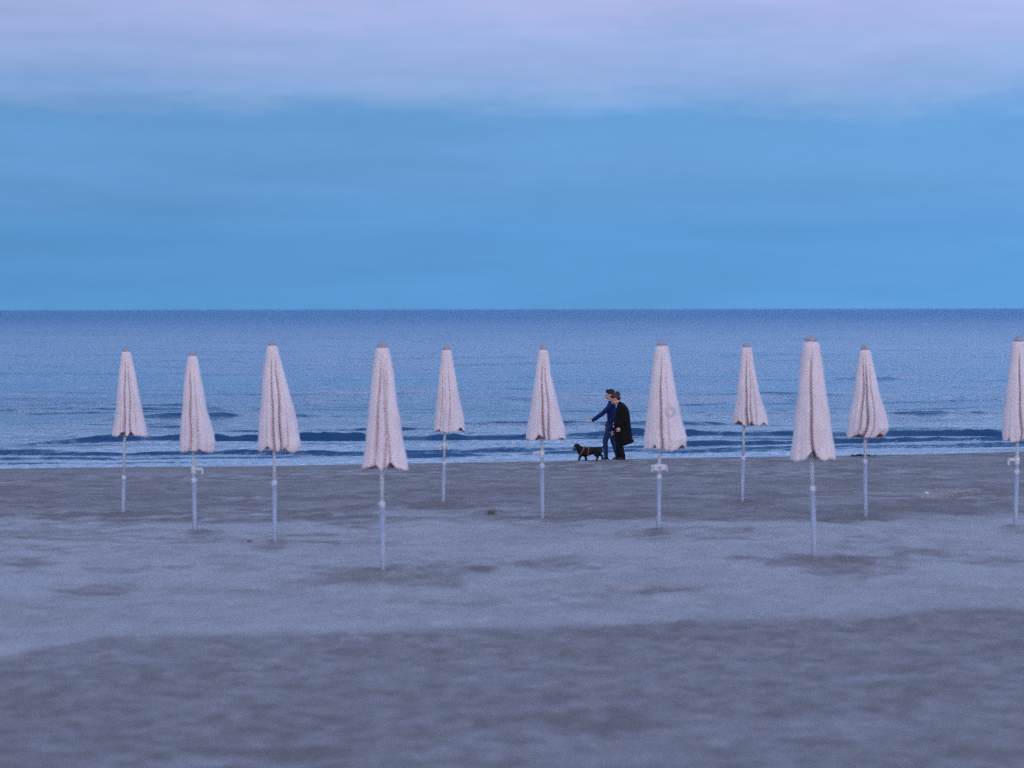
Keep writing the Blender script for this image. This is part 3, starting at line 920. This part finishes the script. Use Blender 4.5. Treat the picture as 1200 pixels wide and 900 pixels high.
h.organic('hair', M_HAIRD, rootA)
for s in (-1, 1):
    e_ = MB(); e_.ball(P(-.083, s * .028, .008), .010, .012, .008, R, 10, 8); e_.build('eye', M_EYE, rootA)
l = MB(); l.ball(P(-.092, 0, -.056), .008, .020, .007, R, 12, 8); l.build('mouth', M_LIP, rootA)

# --- the walker in black, nearer, head bowed ---
XB, DB = (727 - 600) * 62.55 / F, 62.55
rootB = empty('person', (XB, DB, max(0.0, ground_z(XB, DB))))
tag(rootB, 'walker in a long black coat and black trousers with bowed head and tied brown hair', 'person')
b = MB()
P, R = head_shapes(b, (-.135, 0, 1.480), .70)
b.capsule((.01, 0, 1.28), (-.07, 0, 1.42), .055, .050)
b.capsule((.03, 0, .95), (.05, 0, 1.15), .11, .12, flat=1.1, up=(0, 1, 0))
b.capsule((.03, -.13, 1.22), (.03, .13, 1.22), .055, .055)
b.capsule((.03, -.08, .86), (.03, .08, .86), .125, .125)
SL = Vector((.06, -.21, 1.26)); EL = Vector((.09, -.26, .97)); WL = Vector((-.03, -.24, .80))
b.capsule(SL, EL, .050, .042); b.capsule(EL, WL, .040, .028)
hand_shapes(b, WL, (-.30, .02, -1), (-.3, 1, 0), -1, .75)
SR = Vector((.03, .20, 1.26)); ER = Vector((.0, .24, .97)); WR = Vector((-.16, .17, .70))
b.capsule(SR, ER, .050, .042); b.capsule(ER, WR, .040, .028)
hand_shapes(b, WR, (-.2, -.1, -1), (0, -1, 0), 1, .7)
legsB = [((.02, -.08, .86), (-.045, -.085, .47), (.055, -.085, .085)), ((.04, .09, .86), (-.03, .09, .47), (-.03, .09, .085))]
for h_, kn, an in legsB:
    b.capsule(h_, kn, .082, .052); b.capsule(kn, an, .050, .034)
b.organic('body', M_SKIN, rootB)
c = MB()
c.loft([(.105, 0, .355, .150, .20, .05, .05), (.105, 0, .42, .195, .225, .05, .02), (.080, 0, .50, .215, .245, .05), (.055, 0, .62, .220, .25, .035),
        (.045, 0, .78, .215, .255, .03), (.040, 0, .95, .200, .255, .02), (.050, 0, 1.10, .180, .25, .01), (.050, 0, 1.22, .155, .245),
        (.035, 0, 1.31, .12, .195), (.010, 0, 1.37, .085, .11), (-.012, 0, 1.40, .065, .075)])
c.capsule((.19, 0, .54), (.315, .0, .445), .085, .028)         # blown back hem
c.capsule((.18, -.12, .48), (.27, -.10, .42), .05, .02); c.capsule((.18, .12, .48), (.25, .12, .40), .05, .02)
c.capsule(SL, EL, .085, .078); c.capsule(EL, WL + Vector((.01, 0, .05)), .078, .066)
c.capsule(SR, ER, .082, .075); c.capsule(ER, WR + Vector((.01, 0, .04)), .075, .060)
c.capsule((-.02, -.05, 1.395), (-.02, .05, 1.395), .035, .035)
c.organic('coat', M_BLACK, rootB, .009, 2)
t = MB()
for h_, kn, an in legsB:
    t.capsule(h_, kn, .105, .088); t.capsule(kn, Vector(an) + Vector((0, 0, .0)), .086, .066)
t.organic('trousers', M_BLACKP, rootB, .009)
for h_, kn, an in legsB:
    an = Vector(an); o = MB(); o.capsule(an + Vector((.03, 0, -.045)), an + Vector((-.075, -.06, -.052)), .040, .034); o.capsule(an + Vector((0, 0, .04)), an + Vector((0, 0, -.03)), .046, .044)
    o.organic('shoe', M_BOOT, rootB, .008)
h = MB()
h.ball(P(.034, 0, .050), .102, .086, .086, R); h.ball(P(.075, 0, .005), .062, .080, .090, R); h.ball(P(.10, 0, .05), .055, .060, .060, R)
h.ball(P(.085, 0, -.035), .045, .062, .050, R)
hr = h.organic('hair', M_HAIRB, rootB)
t = MB()
t.ball(P(.120, 0, .055), .056, .046, .056, R)
t.capsule(P(.12, 0, .05), P(.155, -.01, -.005), .028, .012); t.capsule(P(.12, .0, .06), P(.185, .01, .03), .016, .006)
t.capsule(P(.11, -.01, .09), P(.16, -.02, .085), .018, .006)
t.organic('ponytail', M_HAIRD, hr)
for s in (-1, 1):
    e_ = MB(); e_.ball(P(-.083, s * .028, .008), .010, .012, .008, R, 10, 8); e_.build('eye', M_EYE, rootB)
l = MB(); l.ball(P(-.092, 0, -.056), .008, .020, .007, R, 12, 8); l.build('mouth', M_LIP, rootB)
bt = MB(); bt.tube([(-.165, -.13, .815), (-.185, -.135, .815)], .020, 12); bt.build('button', M_PLASTIC, rootB)

# ------------------------------------------------------------ dog
XD, DD = (690 - 600) * 62.1 / F, 62.1
gd = ground_z(XD, DD)
rootD = empty('dog', (XD, DD, gd - 0.002))
tag(rootD, 'small stocky black dog with a grey muzzle and a reddish harness', 'dog')
d = MB()
d.ball((-.17, 0, .225), .105, .105, .122); d.capsule((-.15, 0, .218), (.02, 0, .232), .118, .104)
d.capsule((.0, 0, .238), (.20, 0, .248), .100, .092); d.ball((.235, 0, .250), .092, .088, .094)
d.capsule((-.19, 0, .265), (-.275, -.01, .330), .088, .070)          # neck
d.ball((-.290, -.02, .345), .078, .072, .076)                          # skull
d.capsule((-.325, -.045, .315), (-.362, -.085, .280), .048, .034)      # muzzle, turned to the camera
for y in (-.045, .045):
    x0, x1 = (-.205, -.235) if y < 0 else (-.085, -.062)
    d.capsule((x0 + .02, y, .20), (x0, y, .125), .055, .040); d.capsule((x0, y, .125), (x1, y, .035), .036, .027)
    d.capsule((x1, y, .018), (x1 - .028, y, .015), .019, .016)
# near hind leg planted, far one lifted behind
d.capsule((.215, -.045, .24), (.170, -.05, .155), .078, .052); d.capsule((.170, -.05, .155), (.215, -.05, .095), .042, .030)
d.capsule((.215, -.05, .095), (.190, -.05, .030), .028, .024); d.capsule((.190, -.05, .018), (.162, -.05, .015), .018, .016)
d.capsule((.240, .045, .25), (.250, .05, .165), .080, .054); d.capsule((.250, .05, .165), (.320, .05, .120), .044, .032)
d.capsule((.320, .05, .120), (.335, .05, .062), .028, .022); d.capsule((.335, .05, .055), (.315, .05, .045), .017, .014)
d.capsule((.285, 0, .300), (.345, .0, .345), .024, .017); d.capsule((.345, 0, .345), (.405, .005, .385), .017, .009)
d.organic('body', M_FUR, rootD, .006)
for s in (0, 1):
    e_ = MB(); a = Vector((-.275, -.088, .375)) if s == 0 else Vector((-.335, .040, .375))
    e_.capsule(a, a + Vector((.014, -.014 if s == 0 else .02, -.062)), .020, .026, flat=.45); e_.organic('ear', M_FUR, rootD, .005)
g = MB(); g.capsule((-.338, -.066, .312), (-.368, -.096, .288), .034, .026); g.organic('muzzle', M_FURG, rootD, .005)
n = MB(); n.ball((-.388, -.116, .296), .013, .013, .011); n.build('nose', M_EYE, rootD)
for a in ((-.332, -.084, .360), (-.366, -.050, .360)):
    e_ = MB(); e_.ball(a, .008, .008, .008, None, 10, 8); e_.build('eye', M_EYE, rootD)
def loop(c, ax, rx, ry, r):
    ax = Vector(ax).normalized(); u = Vector((0, 1, 0)); w = ax.cross(u).normalized()
    return [Vector(c) + u * rx * math.cos(t) + w * ry * math.sin(t) for t in [2 * math.pi * i / 28 for i in range(29)]]
g = MB(); g.tube(loop((-.165, 0, .235), (.80, 0, -.42), .124, .148, 0), .011, 8)
g.tube(loop((-.015, 0, .232), (1, 0, -.12), .117, .122, 0), .009, 8)
g.build('harness', M_TAN, rootD)

# ------------------------------------------------------------ small things on the sand
def blob_mound(name, label, cat, px, py, w_px, h_px, mat, seed):
    X, D, z = px_ground(px, py)
    k = D / F; rnd = random.Random(seed)
    m = MB()
    n = 26
    for i in range(n):
        f = rnd.uniform(-1, 1); hh = h_px * k * (0.35 + 0.65 * (1 - abs(f + .15)) * rnd.uniform(.4, 1))
        m.ball((f * w_px * k / 2, rnd.uniform(-.10, .10), hh * .3), rnd.uniform(.03, .08), rnd.uniform(.03, .07), hh * .7,
               Matrix.Rotation(rnd.uniform(-.4, .4), 3, 'Y'), 10, 7)
    for i in range(12):
        f = rnd.uniform(-1, 1) * w_px * k / 2
        m.capsule((f, -.05, .03), (f + rnd.uniform(-.08, .08), rnd.uniform(-.1, .1), h_px * k * rnd.uniform(.5, 1.2)), .012, .006, 8, 3)
    o = m.organic(name, mat, None, .008, 1, loc=(X, D, z - .01))
    tag(o, label, cat)
    return o


blob_mound('seaweed_heap', 'low dark heap of seaweed at the water edge behind the parasol pole', 'seaweed', 1012, 534.8, 26, 3.4, M_WEED, 5)


def tuft(px, py, w_px, h_px, n, label, seed):
    X, D, z = px_ground(px, py); k = D / F; rnd = random.Random(seed)
    V = []; Fc = []
    for i in range(n):
        a = rnd.uniform(0, 6.28); r = abs(rnd.gauss(0, .45)) * w_px * k / 2
        x, y = r * math.cos(a), r * math.sin(a)
        hgt = h_px * k * rnd.uniform(.4, 1.0) * (1 - .4 * min(1, r / (w_px * k)))
        lx, ly = rnd.uniform(-.5, .5) * hgt + x * .5, rnd.uniform(-.5, .5) * hgt + y * .5
        wd = rnd.uniform(.003, .007); ca, sa = math.cos(a) * wd, math.sin(a) * wd
        b0 = len(V)
        V += [(x - sa, y + ca, -.01), (x + sa, y - ca, -.01), (x + lx * .5 + sa * .7, y + ly * .5 - ca * .7, hgt * .62), (x + lx * .5 - sa * .7, y + ly * .5 + ca * .7, hgt * .62), (x + lx, y + ly, hgt)]
        Fc += [(b0, b0 + 1, b0 + 2, b0 + 3), (b0 + 3, b0 + 2, b0 + 4)]
    o = mesh_obj('weed_tuft', V, Fc, M_GRASS, None, False, (X, D, ground_z(X, D)))
    tag(o, label, 'plant')


tuft(575.5, 605, 18, 8, 150, 'low dry greyish weed tuft on the sand near the middle parasols', 3)
tuft(291, 636, 7, 4, 60, 'tiny dark weed tuft on pale sand left of the third parasol', 4)

X, D, z = px_ground(1086, 579)
s = MB(); s.ball((0, 0, .02), .035, .05, .028, Matrix.Rotation(.4, 3, 'Y'), 12, 8); s.ball((.03, .01, .012), .03, .03, .016, None, 10, 6)
tag(s.organic('shell', M_SHELL, None, .005, 1, loc=(X, D, ground_z(X, D) - .004)), 'small white shell lying on the sand near the right edge', 'shell')
# scattered fragments
rnd = random.Random(9); m = MB()
for i in range(260):
    px = 1118 + rnd.gauss(0, 20); py = 577 + rnd.gauss(0, 2.4) - (px - 1118) * 0.05
    X, D, z = px_ground(px, py)
    r = rnd.uniform(.006, .02)
    m.ball((X, D, ground_z(X, D) + r * .3), r, r * .8, r * .5, Matrix.Rotation(rnd.uniform(-.5, .5), 3, 'X'), 6, 4)
tag(m.build('shell_fragments', M_SHELLP, None, False), 'thin scatter of pinkish shell fragments on the sand', 'shells', kind='stuff')
